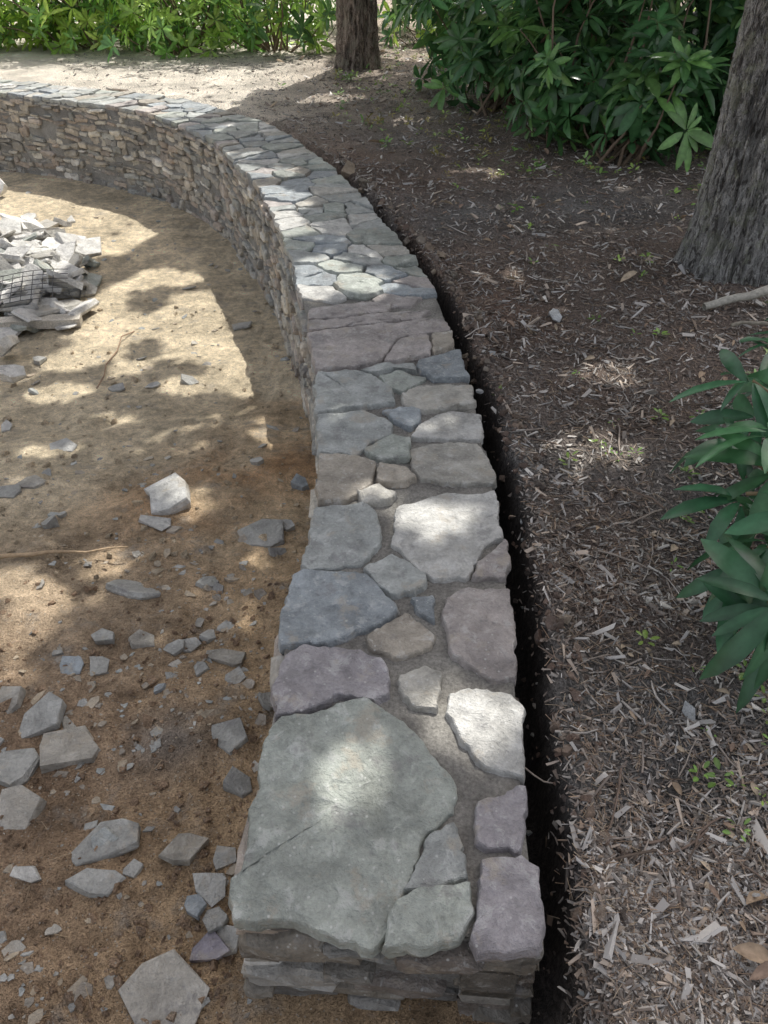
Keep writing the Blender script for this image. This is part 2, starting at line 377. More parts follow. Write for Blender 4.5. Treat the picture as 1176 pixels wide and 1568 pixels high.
def frR(a,o,z):
    i=np.interp(a,arcR,np.arange(len(arcR)));k=int(min(max(i,0),len(arcR)-2));f=i-k
    p=Rs[k]*(1-f)+Rs[k+1]*f; d=Rs[min(k+2,len(Rs)-1)]-Rs[max(k-1,0)]; d/=np.linalg.norm(d); nn=np.array([d[1],-d[0]])
    p=p+nn*(o-.02); return (p[0],p[1],z)
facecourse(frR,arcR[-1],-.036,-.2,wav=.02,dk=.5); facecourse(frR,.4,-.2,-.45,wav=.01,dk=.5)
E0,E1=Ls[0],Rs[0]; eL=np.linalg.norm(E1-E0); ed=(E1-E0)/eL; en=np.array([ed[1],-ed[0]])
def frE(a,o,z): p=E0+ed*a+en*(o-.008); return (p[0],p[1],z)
facecourse(frE,eL,-.040,-.42,(.024,.05),(.08,.24),wav=.03,dk=.5)  # end stones darkened in colour to stand for the shade on this end
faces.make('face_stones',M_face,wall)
# ---------------------------------------------------------------- fragments on the sand
def frag(acc,p,r,th,col,asp=1.0,tilt=.15,yaw=None,n=None):
    n=n or random.choice([4,5,5,6,7]); yaw=random.uniform(0,6.28) if yaw is None else yaw
    ang=np.sort((np.arange(n)+np.array([random.uniform(-.36,.36) for _ in range(n)]))/n*6.283); rr=[random.uniform(.66,1.25) for _ in range(n)]
    o=[(math.cos(a)*q*r*asp,math.sin(a)*q*r/asp) for a,q in zip(ang,rr)]; V=[]
    dx,dy=random.uniform(-.15,.15)*r,random.uniform(-.15,.15)*r
    sl=(random.uniform(-.4,.4)*th/r,random.uniform(-.4,.4)*th/r)
    for s,z in ((.92,-.5),(1.02,-.08),(1.0,.44),(.955,.5)):
        for q in o: 
            j=random.uniform(.97,1.03); V.append((q[0]*s*j+dx*z,q[1]*s*j+dy*z,z*th+(q[0]*sl[0]+q[1]*sl[1] if z>0 else 0)+random.uniform(-.07,.07)*th))
    V.append((dx*.5,dy*.5,th*.51)); V=np.array(V); Fs=[]
    for k in range(3):
        for i in range(n): Fs.append((k*n+i,k*n+(i+1)%n,(k+1)*n+(i+1)%n,(k+1)*n+i))
    for i in range(n): Fs.append((3*n+i,3*n+(i+1)%n,4*n))
    tx,ty=random.gauss(0,tilt),random.gauss(0,tilt)
    Rx=np.array([[1,0,0],[0,math.cos(tx),-math.sin(tx)],[0,math.sin(tx),math.cos(tx)]]);Ry=np.array([[math.cos(ty),0,math.sin(ty)],[0,1,0],[-math.sin(ty),0,math.cos(ty)]]);Rz=np.array([[math.cos(yaw),-math.sin(yaw),0],[math.sin(yaw),math.cos(yaw),0],[0,0,1]])
    V=V@(Ry@Rx).T@Rz.T+np.array(p); k=random.uniform(.85,1.15)
    acc.add(V,Fs,tuple(x*k for x in col),False)
fr=Acc(); FG=(.40,.395,.37); FT=(.43,.40,.35)
T=[(262,766,38,.06,LT,1.1),(397,820,42,.02,FG,1.2),(212,905,38,.02,FG,1.3),(240,802,25,.015,LT,1.3),(76,806,17,.05,FG,.9),(156,976,22,.015,FG,1.1),(216,982,26,.015,FT,1.1),(266,992,17,.012,FG,1.2),(110,1021,20,.015,BL,1.1),(150,1020,18,.015,FG,.9),(350,1008,28,.018,FT,1.5),(310,1024,15,.02,FG,1),(358,1040,17,.02,FG,1.1),(62,1107,40,.03,FG,1.3),(104,1150,42,.035,FT,1.1),(20,1182,38,.025,FG,1.1),(22,1250,38,.025,FT,1.1),(355,1130,30,.025,FG,1.2),(170,1290,50,.02,FG,1.9),(285,1302,32,.03,FT,1.1),(150,1352,34,.025,FG,1.3),(325,1356,32,.02,FG,1.1),(300,1390,18,.02,BL,1),(340,1314,20,.02,FG,1.1),(366,1202,22,.03,FG,1.1),(252,1530,66,.03,FT,1.1),(320,1457,32,.02,(.38,.35,.40),1.3),(276,1487,15,.03,LT,.9),(100,686,22,.012,LT,1.5),(16,1076,28,.02,FT,1.1),(395,708,13,.02,FG,1),(15,756,22,.02,FG,1.2),(50,740,25,.015,FT,1.6),(366,500,16,.012,FG,1.4),(460,745,17,.04,BL,.8),(440,806,12,.02,FG,1),(320,893,16,.015,FG,1.2),(95,790,8,.02,FG,1),(246,1055,12,.015,BL,1),(45,1342,17,.03,LT,1.1),(60,552,14,.02,FG,1),(415,1080,18,.04,FG,1),(350,1440,26,.02,FG,1.2),(335,1410,20,.02,FG,1),(205,1335,14,.02,FG,1),(320,975,15,.02,FG,.9),(180,595,13,.015,FG,1.2),(290,585,14,.02,FG,1.3),(235,590,12,.01,LT,1.3),(10,655,12,.02,LT,1)]
for u,v,r,th,c,asp in T:
    p=spt(u,v); dep=p[1]*CP+(H-p[2])*SP; rw=r/F*dep*.97
    frag(fr,(p[0],p[1],p[2]+th*.10),rw,th*1.05,c,math.sqrt(asp),.13,random.uniform(-.6,.6),random.choice([5,6,7]))
def sandpos(n,rmax,dmax=-.55):
    r=np.exp(R.uniform(math.log(.35),math.log(rmax),n*2)); th=R.uniform(-.9,.12,n*2); x=r*np.sin(th);y=r*np.cos(th)
    m=(sdist(x,y)<dmax)&~((y<Y0)&(x>-.18)); x,y,r=x[m][:n],y[m][:n],r[m][:n]; return x,y,sandz(x,y),r
x,y,z,r=sandpos(3200,8,-.5); cm=fbm(x*2.6,y*2.6,3)
for i in range(len(x)):
    if cm[i]<.03 and random.random()<.8: continue
    s=min(.026,random.lognormvariate(math.log(.0048),.65))*(1+.17*r[i]); frag(fr,(x[i],y[i],z[i]+s*.0),s,s*random.uniform(.2,.5),random.choice([FG,FT,(.46,.39,.30),FG,(.38,.33,.27),(.48,.39,.28),G]),random.uniform(1,1.35),.22)
fr.make('stone_rubble',M_frag)
pile=Acc(); WH=(.74,.72,.68)  # light slabs, colour whitened further to show sun on the pile
for i in range(210):
    u=random.gauss(45,62);v=random.gauss(425,42)
    if u>146 or v>520 or v<335: continue
    p=spt(u,v); hgt=max(0,.12*(1-((u-40)/110)**2-((v-425)/85)**2))*random.random()
    frag(pile,(p[0],p[1],p[2]+.02+hgt),min(.17,random.lognormvariate(math.log(.075),.5)),random.uniform(.015,.045),random.choice([WH,LT,GR,TN,WH]),random.uniform(1,1.3),.35)
for u,v,r in ((5,300,.07),(100,412,.13),(30,385,.15),(15,430,.16),(60,440,.14),(15,548,.09),(25,590,.06)):
    p=spt(u,v); frag(pile,(p[0],p[1],p[2]+.07),r,.05,WH,1.1,.3)
pile.make('stone_pile',M_frag)
M_wood=simple('weathered_board_wood',(.42,.38,.32),(.60,.56,.49),8,120,.003)[0]
pa=spt(-60,512);pb=spt(126,497); V=[];Fs=[]
def board(a,b,w,t,z):
    a=np.array(a);b=np.array(b);dd=(b-a)[:2];dd/=np.linalg.norm(dd);nn=np.array([-dd[1],dd[0]]);k=len(V)
    for i in range(9):
        q=a+(b-a)*i/8
        for so,zo in ((-1,0),(-1,1),(1,1),(1,0)):
            e=(random.uniform(-.004,.004)); V.append((q[0]+nn[0]*(so*w/2+e),q[1]+nn[1]*(so*w/2+e),z+zo*t+.006*math.sin(i*.6)))
    for i in range(8):
        for j in range(4): Fs.append((k+i*4+j,k+i*4+(j+1)%4,k+i*4+4+(j+1)%4,k+i*4+4+j))
    Fs.append((k,k+1,k+2,k+3));Fs.append((k+32,k+35,k+34,k+33))
zb=max(pa[2],pb[2])+.01
board((pa[0],pa[1]),(pb[0],pb[1]),.09,.05,zb)
mk('wooden_board',V,Fs,M_wood,None,None,False)
# ---------------------------------------------------------------- tubes
def tube(acc,pts,rad,col,n=7):
    pts=[np.array(p,float) for p in pts]; V=[];Fs=[]
    for i,p in enumerate(pts):
        d=pts[min(i+1,len(pts)-1)]-pts[max(i-1,0)]; d/=np.linalg.norm(d)+1e-9; b=np.cross(d,[.31,.77,.2]); b/=np.linalg.norm(b); e=np.cross(d,b)
        for j in range(n): t=j/n*6.283; V.append(p+(b*math.cos(t)+e*math.sin(t))*rad[i]*random.uniform(.88,1.12))
    for i in range(len(pts)-1):
        for j in range(n): Fs.append((i*n+j,i*n+(j+1)%n,(i+1)*n+(j+1)%n,(i+1)*n+j))
    acc.add(V,Fs,col,True)
def bend(a,b,k=6,amp=.08):
    a=np.array(a,float);b=np.array(b,float);l=np.linalg.norm(b-a);o=R.normal(size=3)*amp*l; return [a+(b-a)*i/(k-1)+o*math.sin(i/(k-1)*3.14)+R.normal(size=3)*.012*l for i in range(k)]
wm=Acc(); p0=spt(-40,505); p1=spt(112,488); ex=(p1-p0); exl=np.linalg.norm(ex[:2]); ex=np.array([ex[0],ex[1],0])/exl; ey=np.array([-ex[1],ex[0],0])
def wz(a,b): return p0[2]+.10+.05*math.sin(a*4)+.04*b*3
for i in range(int(exl/.06)): tube(wm,[p0+ex*i*.06+ey*b*.36+[0,0,wz(i*.06,b*.36)-p0[2]] for b in np.linspace(0,1,5)],[.0028]*5,(.10,.10,.10),4)
for j in range(7): tube(wm,[p0+ex*a*exl+ey*j*.06+[0,0,wz(a*exl,j*.06)-p0[2]] for a in np.linspace(0,1,14)],[.0028]*14,(.10,.10,.10),4)
wm.make('wire_mesh_panel',M_stem)
# ---------------------------------------------------------------- scattered litter
BOXF=np.array([[0,1,2,3],[7,6,5,4],[0,4,5,1],[1,5,6,2],[2,6,7,3],[3,7,4,0]])
def boxes(name,pos,L_,W_,T_,col,mat,tilt=.25,parent=None,bend=.2,jit=.3):
    n=len(pos); T0=np.array([[-1,-1,-1],[1,-1,-1],[1,1,-1],[-1,1,-1],[-1,-1,1],[1,-1,1],[1,1,1],[-1,1,1]])*.5
    V=T0[None]*np.stack([L_,W_,T_],1)[:,None,:]
    V=V*(1+R.uniform(-jit,jit,(n,8,1)))
    V[:,:,1]*=np.where(T0[None,:,0]>0,R.uniform(.2,1,(n,1)),1)
    if bend: V[:,:,1]+=V[:,:,0]**2/(L_[:,None]+1e-6)*R.uniform(-bend,bend,(n,1))*2
    yaw=R.uniform(0,6.283,n)[:,None];ty=R.normal(0,tilt,n)[:,None];tx=R.normal(0,tilt*1.6,n)[:,None]
    x,y,z=V[...,0],V[...,1],V[...,2]
    y,z=y*np.cos(tx)-z*np.sin(tx),y*np.sin(tx)+z*np.cos(tx); x,z=x*np.cos(ty)+z*np.sin(ty),-x*np.sin(ty)+z*np.cos(ty)
    x,y=x*np.cos(yaw)-y*np.sin(yaw),x*np.sin(yaw)+y*np.cos(yaw)
    V=np.stack([x,y,z],-1)+pos[:,None,:]
    Fx=(BOXF[None]+(np.arange(n)*8)[:,None,None]).reshape(-1,4)
    return mk(name,V.reshape(-1,3),Fx,mat,np.repeat(col,8,0),parent,False)
def mulchpos(n,rmin=.36,rmax=12,tmin=-.35,tmax=.9,dmin=.05,clump=0,ramp=16):
    r=np.exp(R.uniform(math.log(rmin),math.log(rmax),n)); th=R.uniform(tmin,tmax,n); th=np.where(r<.8,R.uniform(.2,1.2,n),th); x=r*np.sin(th);y=r*np.cos(th); d=sdist(x,y)
    m=(d>dmin)&(R.random(n)<np.clip(.05+(d-dmin)*ramp,0,1)); m&=R.random(n)>sunlit_far_path(x,y)*.85
    if clump: m&=R.random(n)<np.clip(.75+clump*fbm(x*3.5,y*3.5,3),.25,1)
    x,y,d,r=x[m],y[m],d[m],r[m]
    return np.stack([x,y,mulchz(x,y,d)],1),r
def pick(pal,n,v=.25):
    pal=np.array(pal); return pal[R.integers(0,len(pal),n)]*R.uniform(1-v,1+v,(n,1))
pos,r=mulchpos(180000,clump=1.8); n=len(pos); sc_=(1+.2*r); pos[:,2]+=.001+.004*R.random(n)
Ln=R.lognormal(math.log(.0105),.5,n)*sc_; Wn=R.lognormal(math.log(.0028),.45,n)*sc_
boxes('mulch_chips',pos,Ln,np.minimum(Wn,Ln*.5),Wn*.4,pick([(.22,.175,.145),(.155,.13,.11),(.29,.245,.21),(.27,.25,.23),(.40,.37,.335),(.18,.145,.12),(.27,.20,.15),(.11,.095,.085),(.16,.14,.125)],n),M_chip,.35)
pos,r=mulchpos(24000,.36,11,clump=3); n=len(pos); pos[:,2]+=.005
Ln=R.lognormal(math.log(.014),.5,n)*(1+.22*r)
boxes('wood_chips_pale',pos,Ln,Ln*R.uniform(.08,.3,n),Ln*.07,pick([(.52,.48,.44),(.64,.60,.55),(.46,.44,.42),(.50,.41,.33)],n),M_chip,.4)
pos,r=mulchpos(9000,.36,9); n=len(pos); pos[:,2]+=.006
boxes('pine_needles',pos,R.uniform(.02,.05,n),np.full(n,.0008)*(1+.4*r),np.full(n,.0008),pick([(.38,.26,.17),(.42,.33,.23),(.28,.20,.14)],n),M_chip,.12,None,0,.1)
tw=Acc(); pos,r=mulchpos(480,.8,9)
for q in pos:
    a=random.uniform(0,6.28); l=random.uniform(.04,.15)*(1+.12*q[1]); e=np.array([math.cos(a)*l,math.sin(a)*l,random.uniform(-.004,.01)]); w=random.uniform(.0012,.0028)*(1+.15*q[1])
    tube(tw,bend(q-e/2+[0,0,.009],q+e/2+[0,0,.009],5,.07),[w,w,w*.9,w*.8,w*.5],random.choice([(.20,.15,.12),(.34,.29,.25),(.13,.10,.08),(.48,.44,.40)]),5)
tw.make('fallen_twigs',M_stem)
pb_=Acc(); pos,r=mulchpos(900,.5,7,dmin=.0)
for q in pos[:420]: s=random.uniform(.003,.009); frag(pb_,(q[0],q[1],q[2]+s*.3),s,s,random.choice([G,TN,(.2,.17,.14)]),1.1,.3)
for u,v,s in ((745,540,.024),(1055,1093,.020),(936,1394,.012),(850,485,.035),(800,800,.01),(718,490,.015),(735,600,.016),(1075,735,.02)):
    q=pt(u,v,-.05); frag(pb_,(q[0],q[1],-.048),s,s*.45,(.52,.53,.53),1.2,.2)
for i in range(75):
    a=random.uniform(a0-.6,a0+2.4); q=at(a,1+random.uniform(.03,.2)/.55); dd=sdist([q[0]],[q[1]]); s=random.lognormvariate(math.log(.012),.5)
    frag(pb_,(q[0],q[1],float(mulchz(q[:1],q[1:],dd)[0])+s*.2),s,s*.9,random.choice([(.24,.18,.13),(.32,.25,.18),(.15,.12,.09),(.24,.2,.16)]),1.1,.4)
# crumbs of dug soil along the trench lip
for i in range(700):
    a=random.uniform(arc[2],a0+1.5); dd_=abs(random.gauss(.095,.035)); q=at(a,1+dd_/.5); dd=sdist([q[0]],[q[1]]); s=min(.014,random.lognormvariate(math.log(.005),.5))*(1+.12*q[1])
    frag(pb_,(q[0],q[1],float(mulchz(q[:1],q[1:],dd)[0])+s*.2),s,s*1.1,random.choice([(.13,.09,.07),(.18,.12,.09),(.09,.07,.06),(.22,.16,.12)]),1.1,.5)
pb_.make('loose_pebbles',M_frag)
cl=Acc(); x,y,z,r=sandpos(1500,5)
for i in range(len(x)):
    s=min(.02,random.lognormvariate(math.log(.005),.5))*(1+.1*r[i]); frag(cl,(x[i],y[i],z[i]),s,s*1.2,(.40,.28,.19) if y[i]<1.8 else (.64,.52,.37),1.1,.6)
cl.make('soil_clods',M_sand)
x,y,z,r=sandpos(200,5,-.58); n=len(x)
boxes('straw_litter',np.stack([x,y,z+.004],1),R.uniform(.015,.05,n),np.full(n,.0012),np.full(n,.001),pick([(.40,.30,.19),(.28,.19,.12)],n),M_chip,.12,None,0,.1)
# ---------------------------------------------------------------- leaves
TT=np.array([0,.14,.38,.66,.88,1.0]);PF=np.array([.07,.5,.95,1,.62,.05])
def leaves(name,org,dr,nr,Ln,Wr,col,mat,parent=None,droop=.25,fold=.25):
    n=len(org); dr=dr/np.linalg.norm(dr,axis=1)[:,None]; sd=np.cross(nr,dr); sd/=np.linalg.norm(sd,axis=1)[:,None]+1e-9; nr=np.cross(dr,sd)
    dp=np.broadcast_to(droop,(n,))
    V=np.zeros((n,6,3,3))
    for i in range(6):
        for j,cx in enumerate((-1,0,1)):
            w=Ln*Wr*.5*PF[i]
            V[:,i,j]=org+dr*(Ln*TT[i])[:,None]+sd*(w*cx)[:,None]+nr*(abs(cx)*fold*w-dp*TT[i]**2*Ln)[:,None]
    q=[(i*3+j,i*3+j+1,i*3+j+4,i*3+j+3) for i in range(5) for j in range(2)]
    Fx=(np.array(q)[None]+(np.arange(n)*18)[:,None,None]).reshape(-1,4)
    cc=np.repeat(col,18,0).reshape(n,6,3,3).copy(); cc[:,:,1]=cc[:,:,1]*1.35+.01
    return mk(name,V.reshape(-1,3),Fx,mat,cc.reshape(-1,3),parent,True)
def whorls(name,C,A,size,pal,parent,k=(7,11),wr=.30,lift=.25,droop=(.1,.45),mat=None):
    O=[];D=[];Nn=[];Lg=[];Co=[]
    pal=np.array(pal)
    for c,a,s in zip(C,A,size):
        a=a/np.linalg.norm(a); b=np.cross(a,[.3,.1,1]); b/=np.linalg.norm(b); e=np.cross(a,b); kk=random.randint(*k); ph=random.random()*6
        pc=pal[random.randrange(len(pal))]*random.uniform(.7,1.3)
        for i in range(kk):
            t=ph+i*2.399+random.uniform(-.3,.3); li=lift+random.uniform(-.45,.35); q=(b*math.cos(t)+e*math.sin(t))*math.cos(li)+a*math.sin(li)
            O.append(c+q*.01+a*random.uniform(-.02,.01));D.append(q);Nn.append(a+.22*R.normal(size=3));Lg.append(s*random.uniform(.55,1.15));Co.append(pc*random.uniform(.7,1.3))
    n=len(O); return leaves(name,np.array(O),np.array(D),np.array(Nn),np.array(Lg),wr*R.uniform(.8,1.15,n),np.array(Co),mat or M_leaf,parent,R.uniform(droop[0],droop[1],n))
def bush(name,blobs,dens,leaf,pal,ground=-.02,inner=.35):
    par=empty(name); C=[];A=[];Sz=[]
    for (cx,cy,cz,rx,ry,rz) in blobs:
        n=int(dens*rx*max(ry,rz)*4)
        for i in range(n):
            v=R.normal(size=3); v/=np.linalg.norm(v)
            if v[1]>.55 : continue
            rr=random.uniform(.72,1.15) if random.random()>inner else random.uniform(.45,.72)
            p=np.array([cx,cy,cz])+v*np.array([rx,ry,rz])*rr*(1+.9*float(fbm(v[0]*2+cx,v[2]*2+cy,2)))
            if p[2]<ground+random.random()*.08: continue
            C.append(p);a=v*.8+np.array([0,0,.75])+R.normal(size=3)*.35;A.append(a);Sz.append(leaf*random.uniform(.65,1.2)*(1 if rr>.8 else .9))
    whorls('foliage',C,A,Sz,pal,par)
    st=Acc()
    for b in blobs:
        root=np.array([b[0]+random.uniform(-.15,.15),b[1],-.1])
        near=[p for p in C if abs(p[0]-b[0])<b[3] and abs(p[1]-b[1])<b[4]*1.1]
        random.shuffle(near)
        for p in near[:26]: tube(st,bend(root+R.normal(size=3)*[.12,.1,0],p-[0,0,.01],6,.10),[.016,.013,.010,.008,.006,.004],(.20,.15,.11),5)
    if st.V: st.make('stems',M_stem,par)
    return par
DK=[(.065,.17,.06),(.09,.205,.07),(.05,.135,.05),(.14,.28,.08),(.075,.19,.065)]
LG=[(.38,.54,.09),(.30,.47,.09),(.48,.62,.14),(.18,.34,.08)]  # new-growth green, lightened in colour for the sun on the back shrubs
bush('rhododendron_bush',[(1.05,7.3,.7,.85,.75,.8),(2.0,6.7,.6,.95,.8,.75),(3.0,6.5,.8,1.0,.8,.95),(1.8,5.7,.32,.45,.42,.38),(1.35,6.2,.38,.5,.4,.42),(1.7,8.2,.9,1.3,.7,1.1),(3.9,7.4,.9,1.2,.9,1.1),(2.7,5.9,.35,.5,.45,.45)],95,.19,DK)
bush('rhododendron_bush',[(-6.6,11.4,.6,1.3,.8,.9),(-5.0,11.0,.55,1.2,.7,.9),(-3.6,10.9,.5,1.1,.7,.8),(-7.8,10.8,.5,1.0,.7,.8)],80,.19,LG)
bush('rhododendron_bush',[(-2.3,10.5,.5,.9,.7,.8),(-1.3,10.7,.55,.8,.7,.85),(-3.0,11.8,.9,1.4,.7,1.2)],80,.18,[(.18,.35,.08),(.30,.48,.10),(.11,.24,.07),(.36,.52,.11)])
bush('rhododendron_bush',[(-6,13.2,.9,2,.8,1.4),(-2,13.2,.8,2,.8,1.3),(1.5,12.6,.5,1.8,.8,1.0),(.8,11.2,.15,.7,.5,.45),(4.5,11.5,.9,2,.9,1.3)],60,.19,LG+DK)
par=empty('rhododendron_plant'); C=[];A=[];Sz=[]
for u,v,z,s in ((1150,585,.36,.16),(1118,672,.30,.15),(1180,665,.38,.16),(1140,760,.28,.15),(1185,830,.30,.17),(1195,720,.34,.16),(1190,925,.26,.16),(1145,868,.20,.15),(1225,560,.38,.15),(1245,780,.42,.16),(1185,530,.25,.14),(1170,960,.16,.14),(1160,640,.25,.15),(1165,800,.22,.15)):
    C.append(pt(u,v,z));A.append(np.array([-.25,-.2,1])+R.normal(size=3)*.3);Sz.append(s)
for i in range(30): C.append(np.array([random.uniform(1.15,1.9),random.uniform(1.1,2.2),random.uniform(.1,.5)]));A.append(np.array([0,0,1])+R.normal(size=3)*.35);Sz.append(.15)
whorls('foliage',C,A,Sz,[(.05,.15,.07),(.07,.19,.08),(.04,.13,.06)],par,(8,12),.27,.0,(.25,.7))
st=Acc()
for p in C: tube(st,bend((1.35+random.uniform(-.1,.1),1.6+random.uniform(-.1,.1),-.1),p,6,.12),[.014,.012,.009,.007,.005,.004],(.26,.20,.12),6)
st.make('stems',M_stem,par)
C=[];A=[];Sz=[]
pos,r=mulchpos(160,.9,8,-.1,.75,.35)
for u,v in ((700,290),(735,245),(790,322),(820,310),(1010,515),(985,990),(1070,1190),(870,710),(990,400),(1050,730),(1045,800),(1010,640),(1140,1030),(1100,1195),(430,135),(1065,290),(1030,300),(1110,250),(760,610),(925,225)):
    q=pt(u,v,-.05); C.append(q+[0,0,.015]);A.append(np.array([0,0,1.]));Sz.append(.018*(1+.3*q[1]))
for q in pos[:110]: C.append(q+[0,0,.015]);A.append(np.array([0,0,1])+R.normal(size=3)*.2);Sz.append(random.uniform(.008,.02)*(1+.2*q[1]))
whorls('weed_sprouts',C,A,Sz,[(.22,.36,.08),(.30,.44,.10),(.16,.28,.06)],None,(4,7),.45,.4,(0,.3))
x=R.uniform(-.5,4.5,900);y=R.uniform(4.6,11,900);d=sdist(x,y); m=((y>5.2)|(x>1.9))&(d>.6); x,y,d=x[m],y[m],d[m]; z=mulchz(x,y,d)
C=[np.array([a,b,c+.03]) for a,b,c in zip(x,y,z)];A=[np.array([0,0,1])+R.normal(size=3)*.3 for _ in C];Sz=[random.uniform(.02,.055) for _ in C]
whorls('ground_cover_seedlings',C,A,Sz,[(.18,.31,.09),(.27,.37,.10),(.33,.29,.10)],None,(4,7),.45,.4,(0,.3))
dl=[(1150,1452,.06),(1165,1385,.05),(965,432,.09),(577,217,.13),(685,309,.08),(1172,1500,.05),(1105,1000,.04),(420,165,.08),(600,235,.06)]
O=[];D=[];Nn=[];Lg=[]
for u,v,s in dl: O.append(pt(u,v,-.04)-[s/2,0,0]);D.append(np.array([1,random.uniform(-.8,.8),.1]));Nn.append(np.array([random.uniform(-.3,.3),random.uniform(-.3,.3),1]));Lg.append(s)
pos,r=mulchpos(900,.8,11,dmin=.2)
for q in pos[:420]: O.append(q+[0,0,.008]);D.append(np.array([random.uniform(-1,1),random.uniform(-1,1),.1]));Nn.append(np.array([random.uniform(-.4,.4),random.uniform(-.4,.4),1]));Lg.append(random.uniform(.010,.024)*(1+.3*q[1]))
n=len(O); leaves('dead_leaves',np.array(O),np.array(D),np.array(Nn),np.array(Lg),R.uniform(.3,.6,n),pick([(.36,.27,.19),(.42,.34,.25),(.28,.20,.15)],n),M_dead,None,R.uniform(-.5,.5,n),.8)
br_=Acc(); tube(br_,bend(pt(1078,468,-.03),pt(1185,440,.02),7,.03),[.016,.017,.018,.018,.019,.02,.02],(.42,.40,.35),8); tube(br_,bend(pt(1120,498,-.03),pt(1190,498,-.02),5,.04),[.008]*5,(.3,.27,.22),6)
br_.make('fallen_branch',M_stem)
sk=Acc(); a=spt(-10,862);b=spt(195,845); a[2]+=.02;b[2]+=.02; tube(sk,bend(a,b,8,.03),[.008,.007,.007,.006,.005,.004,.003,.002],(.42,.31,.2),6)
a=spt(150,600);b=spt(205,505); a[2]+=.01;b[2]+=.01; tube(sk,bend(a,b,6,.03),[.004]*6,(.36,.25,.17),5)
sk.make('dry_stick',M_stem)
# ---------------------------------------------------------------- trees
EL=math.radians(54); AZ=math.radians(20); SUN=np.array([math.sin(AZ)*math.cos(EL),math.cos(AZ)*math.cos(EL),math.sin(EL)])
def trunk(acc,base,r,h,lean,flare,seed,nz=150,na=110,amp=.034):
    V=[];Fs=[]; zs=np.concatenate([np.linspace(-.2,1.8,nz),np.linspace(1.9,h,25)])
    for z in zs:
        t=np.arange(na)/na*6.2832; rr=r*(1-.55*max(z,0)/h)+flare*math.exp(-(z+.1)/.22)*(1+.35*np.sin(t*5+seed)+.2*np.sin(t*3+seed*2))
        ct,s_=np.cos(t)*r*9+50,np.sin(t)*r*9+50
        a_=vn(ct*7+seed,s_*7+z*5.0)+.6*vn(ct*15,s_*15+z*11); rr=rr+amp*(.6-np.abs(a_-.8)*2.2)
        cx=base[0]+lean[0]*z;cy=base[1]+lean[1]*z
        V.extend(zip(cx+np.cos(t)*rr,cy+np.sin(t)*rr,np.full(na,base[2]+z)))
    for i in range(len(zs)-1):
        for j in range(na): Fs.append((i*na+j,i*na+(j+1)%na,(i+1)*na+(j+1)%na,(i+1)*na+j))
    acc.add(V,Fs,(.2,.2,.2),True)
trees=[('lichened_oak_tree',(1.675,3.66,-.07),.185,9,(-.03,0),.085,M_bark1,150),('brown_oak_tree',(-.28,9.5,-.02),.205,11,(-.01,0),.05,M_bark2,80),('distant_oak_tree',(-4.6,13.8,0),.2,11,(0,0),.06,M_bark2,40),('side_oak_tree',(5.6,9.5,0),.2,11,(0,0),.06,M_bark2,40)]
# sun gaps in the crown: (u,v,ru,rv,strength,on_sand)
GAP=[(80,268,105,20,1,1),(0,300,60,30,1,1),(150,325,30,12,1,1),(20,345,70,28,1,1),(50,400,95,55,1,1),(0,470,70,45,1,1),(205,385,45,13,1,1),(235,425,55,16,1,1),(130,350,30,16,1,1),(300,472,62,26,1,1),(180,505,65,26,1,1),(330,530,82,34,1,1),(385,575,35,32,1,1),(110,550,60,20,1,1),(300,585,60,14,1,1),(165,862,38,30,1,1),(110,910,30,14,.9,1),(15,890,36,26,1,1),(40,960,44,40,1,1),(25,1040,32,30,1,1),(275,765,34,24,1,1),(300,690,60,12,.8,1),(180,640,50,12,.9,1),(90,600,50,14,1,1),(200,560,30,12,1,1),(380,955,24,14,.9,1),(280,360,40,10,1,1),(330,430,25,8,.9,1),(60,690,40,10,.9,1),(120,455,60,30,1,1),
(490,425,44,27,1,0),(555,436,42,17,1,0),(672,795,52,34,1,0),(545,1212,46,34,1,0),(465,1325,26,28,.8,0),(535,1125,24,14,.8,0),(650,1065,24,16,1,0),(745,1090,42,28,1,0),(740,1150,34,24,1,0),(425,268,30,8,1,0),(585,755,30,16,1,0),(600,395,30,6,.8,0),(270,165,60,5,1,0),(500,365,26,7,.8,0),(660,655,26,8,.7,0),
(942,545,44,17,1,0),(935,662,62,22,1,0),(1125,385,40,25,1,0),(870,655,25,8,.9,0),(500,112,70,9,1,0),(200,105,210,26,1,0),(60,112,120,22,1,0),(480,148,70,6,1,0),(390,186,30,5,.8,0),(860,540,30,10,.8,0),(780,395,34,9,.9,0),(640,175,40,7,1,0),(990,1135,50,30,.6,0),(880,1010,25,30,.6,0),(640,75,70,20,1,0),(600,110,40,12,.7,0),(990,1300,40,30,.5,0),(740,250,50,9,.9,0),(1090,600,40,20,.5,0),(900,330,40,9,.7,0)]
GW=[]
for u,v,ru,rv,k,sd_ in GAP:
    p=spt(u,v) if sd_ else pt(u,v,0 if v>160 else -.03); dep=p[1]*CP+(H-p[2])*SP; y1=pt(u,v-rv,p[2])[1];y2=pt(u,v+rv,p[2])[1]
    GW.append((p[0],p[1],p[2],ru/F*dep+.05,abs(y1-y2)/2+.05,k))
n=125000
gx=R.uniform(-6.5,5,n);gy=R.uniform(-.3,12.5,n); m=np.abs(gx+.3)<(.9+.55*np.maximum(gy,0)); gx,gy=gx[m],gy[m]; n=len(gx)
hh=R.uniform(3.7,5.4,n); PL=np.stack([gx,gy,np.zeros(n)],1)+SUN[None]*(hh/SUN[2])[:,None]
ok=np.ones(n,bool)
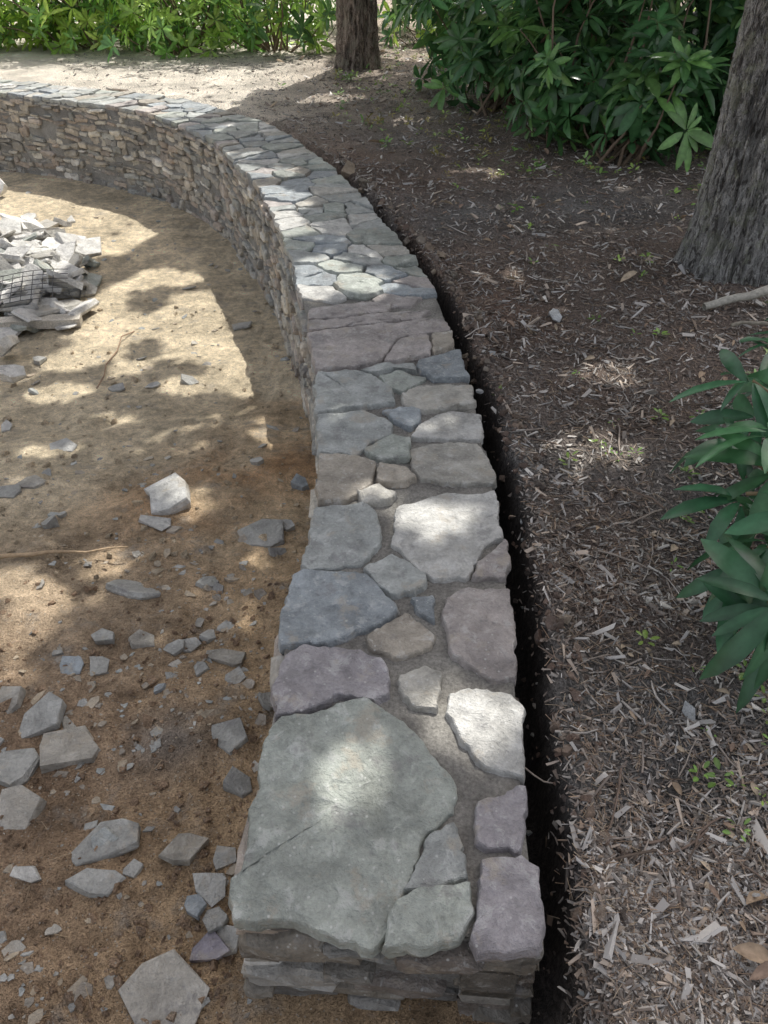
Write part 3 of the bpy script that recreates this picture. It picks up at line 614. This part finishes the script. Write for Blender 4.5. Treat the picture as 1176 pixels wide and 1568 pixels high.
def shad(p):
    bad=np.zeros(len(p),bool)
    for cx,cy,cz,rx,ry,k in GW:
        q=p-SUN[None]*((p[:,2]-cz)/SUN[2])[:,None]; e=((q[:,0]-cx)/rx)**2+((q[:,1]-cy)/ry)**2
        bad|=((e<1.05+1.3*fbm(q[:,0]*5+cx,q[:,1]*5,2))&(R.random(len(p))<k))
    return bad
ok&=~shad(PL)
op=((gy>6.2)&(gx<-1.2))|((gy>8.2)&(gx<-.6))|(gy>11); ok&=~(op&(R.random(n)<.99))
spk=fbm(gx*6,gy*5+3,2)>.26; ok&=~(spk&(R.random(n)<.8))
PL=PL[ok]; n=len(PL); print('canopy leaves',n)
TB=np.array([t[1][:2] for t in trees]); own=np.argmin(((PL[:,None,:2]-TB[None])**2).sum(2),1)
for ti,(nm,b,r_,h,ln,fl,mt,na) in enumerate(trees):
    par=empty(nm); ac=Acc(); trunk(ac,b,r_,h,ln,fl,ti*3.1+1,150 if ti<2 else 30,na)
    mine=PL[own==ti]
    if len(mine):
        cnt=0
        for p in mine[R.integers(0,len(mine),120)]:
            z0=random.uniform(3.2,6); a=np.array([b[0]+ln[0]*z0,b[1],z0]); e=bend(a,p+[0,0,.3],9,.06)
            if shad(np.array([e[i]*(1-f)+e[i+1]*f for i in range(8) for f in (0,.33,.66)])).sum()>1: continue
            tube(ac,e,list(np.linspace(.045,.010,9)),(.2,.2,.2),7); cnt+=1
            if cnt>14: break
    ac.make('trunk_and_limbs',mt,par)
    if len(mine):
        k=len(mine); dd=R.normal(size=(k,3)); dd/=np.linalg.norm(dd,axis=1)[:,None]; nn=R.normal(size=(k,3))*.6+SUN; nn/=np.linalg.norm(nn,axis=1)[:,None]; dd=dd-nn*(dd*nn).sum(1)[:,None]; dd/=np.linalg.norm(dd,axis=1)[:,None]+1e-6; ss=np.cross(nn,dd)
        l=R.uniform(.06,.11,k)[:,None]; w=l*.62
        V=np.stack([mine-dd*l,mine+ss*w,mine+dd*l,mine-ss*w],1).reshape(-1,3)
        mk('crown_leaves',V,np.arange(k*4).reshape(-1,4),M_can,np.repeat(pick([(.10,.15,.06),(.12,.17,.07)],k),4,0),par,False)
# ---------------------------------------------------------------- light, camera
w=bpy.data.worlds.new('World'); sc.world=w; w.use_nodes=True; nt=w.node_tree; bg=nt.nodes['Background']; sky=nt.nodes.new('ShaderNodeTexSky'); sky.sky_type='NISHITA'; sky.sun_disc=False; sky.sun_elevation=EL; sky.sun_rotation=AZ; sky.dust_density=3
hs=nt.nodes.new('ShaderNodeHueSaturation'); hs.inputs['Saturation'].default_value=.45; hs.inputs['Value'].default_value=1.45; nt.links.new(sky.outputs[0],hs.inputs['Color'])
tn=nt.nodes.new('ShaderNodeMix'); tn.data_type='RGBA'; tn.blend_type='MULTIPLY'; tn.inputs[0].default_value=1; tn.inputs[7].default_value=(1.05,1,.95,1); nt.links.new(hs.outputs[0],tn.inputs[6])
nt.links.new(tn.outputs[2],bg.inputs[0]); bg.inputs[1].default_value=.15
ld=bpy.data.lights.new('sun','SUN'); ld.energy=5; ld.angle=math.radians(.5); ld.color=(1,.97,.90); lo=bpy.data.objects.new('sun',ld); sc.collection.objects.link(lo); lo.rotation_euler=Vector(SUN).to_track_quat('Z','Y').to_euler()
cd=bpy.data.cameras.new('camera'); cd.sensor_fit='VERTICAL'; cd.sensor_height=36; cd.lens=F/1568*36; cd.clip_end=500; cd.clip_start=.05
co=bpy.data.objects.new('camera',cd); sc.collection.objects.link(co); co.location=(0,0,H); co.rotation_euler=(math.radians(90)-P,0,0); sc.camera=co
sc.view_settings.view_transform='Standard'; sc.view_settings.look='None'; sc.view_settings.exposure=0
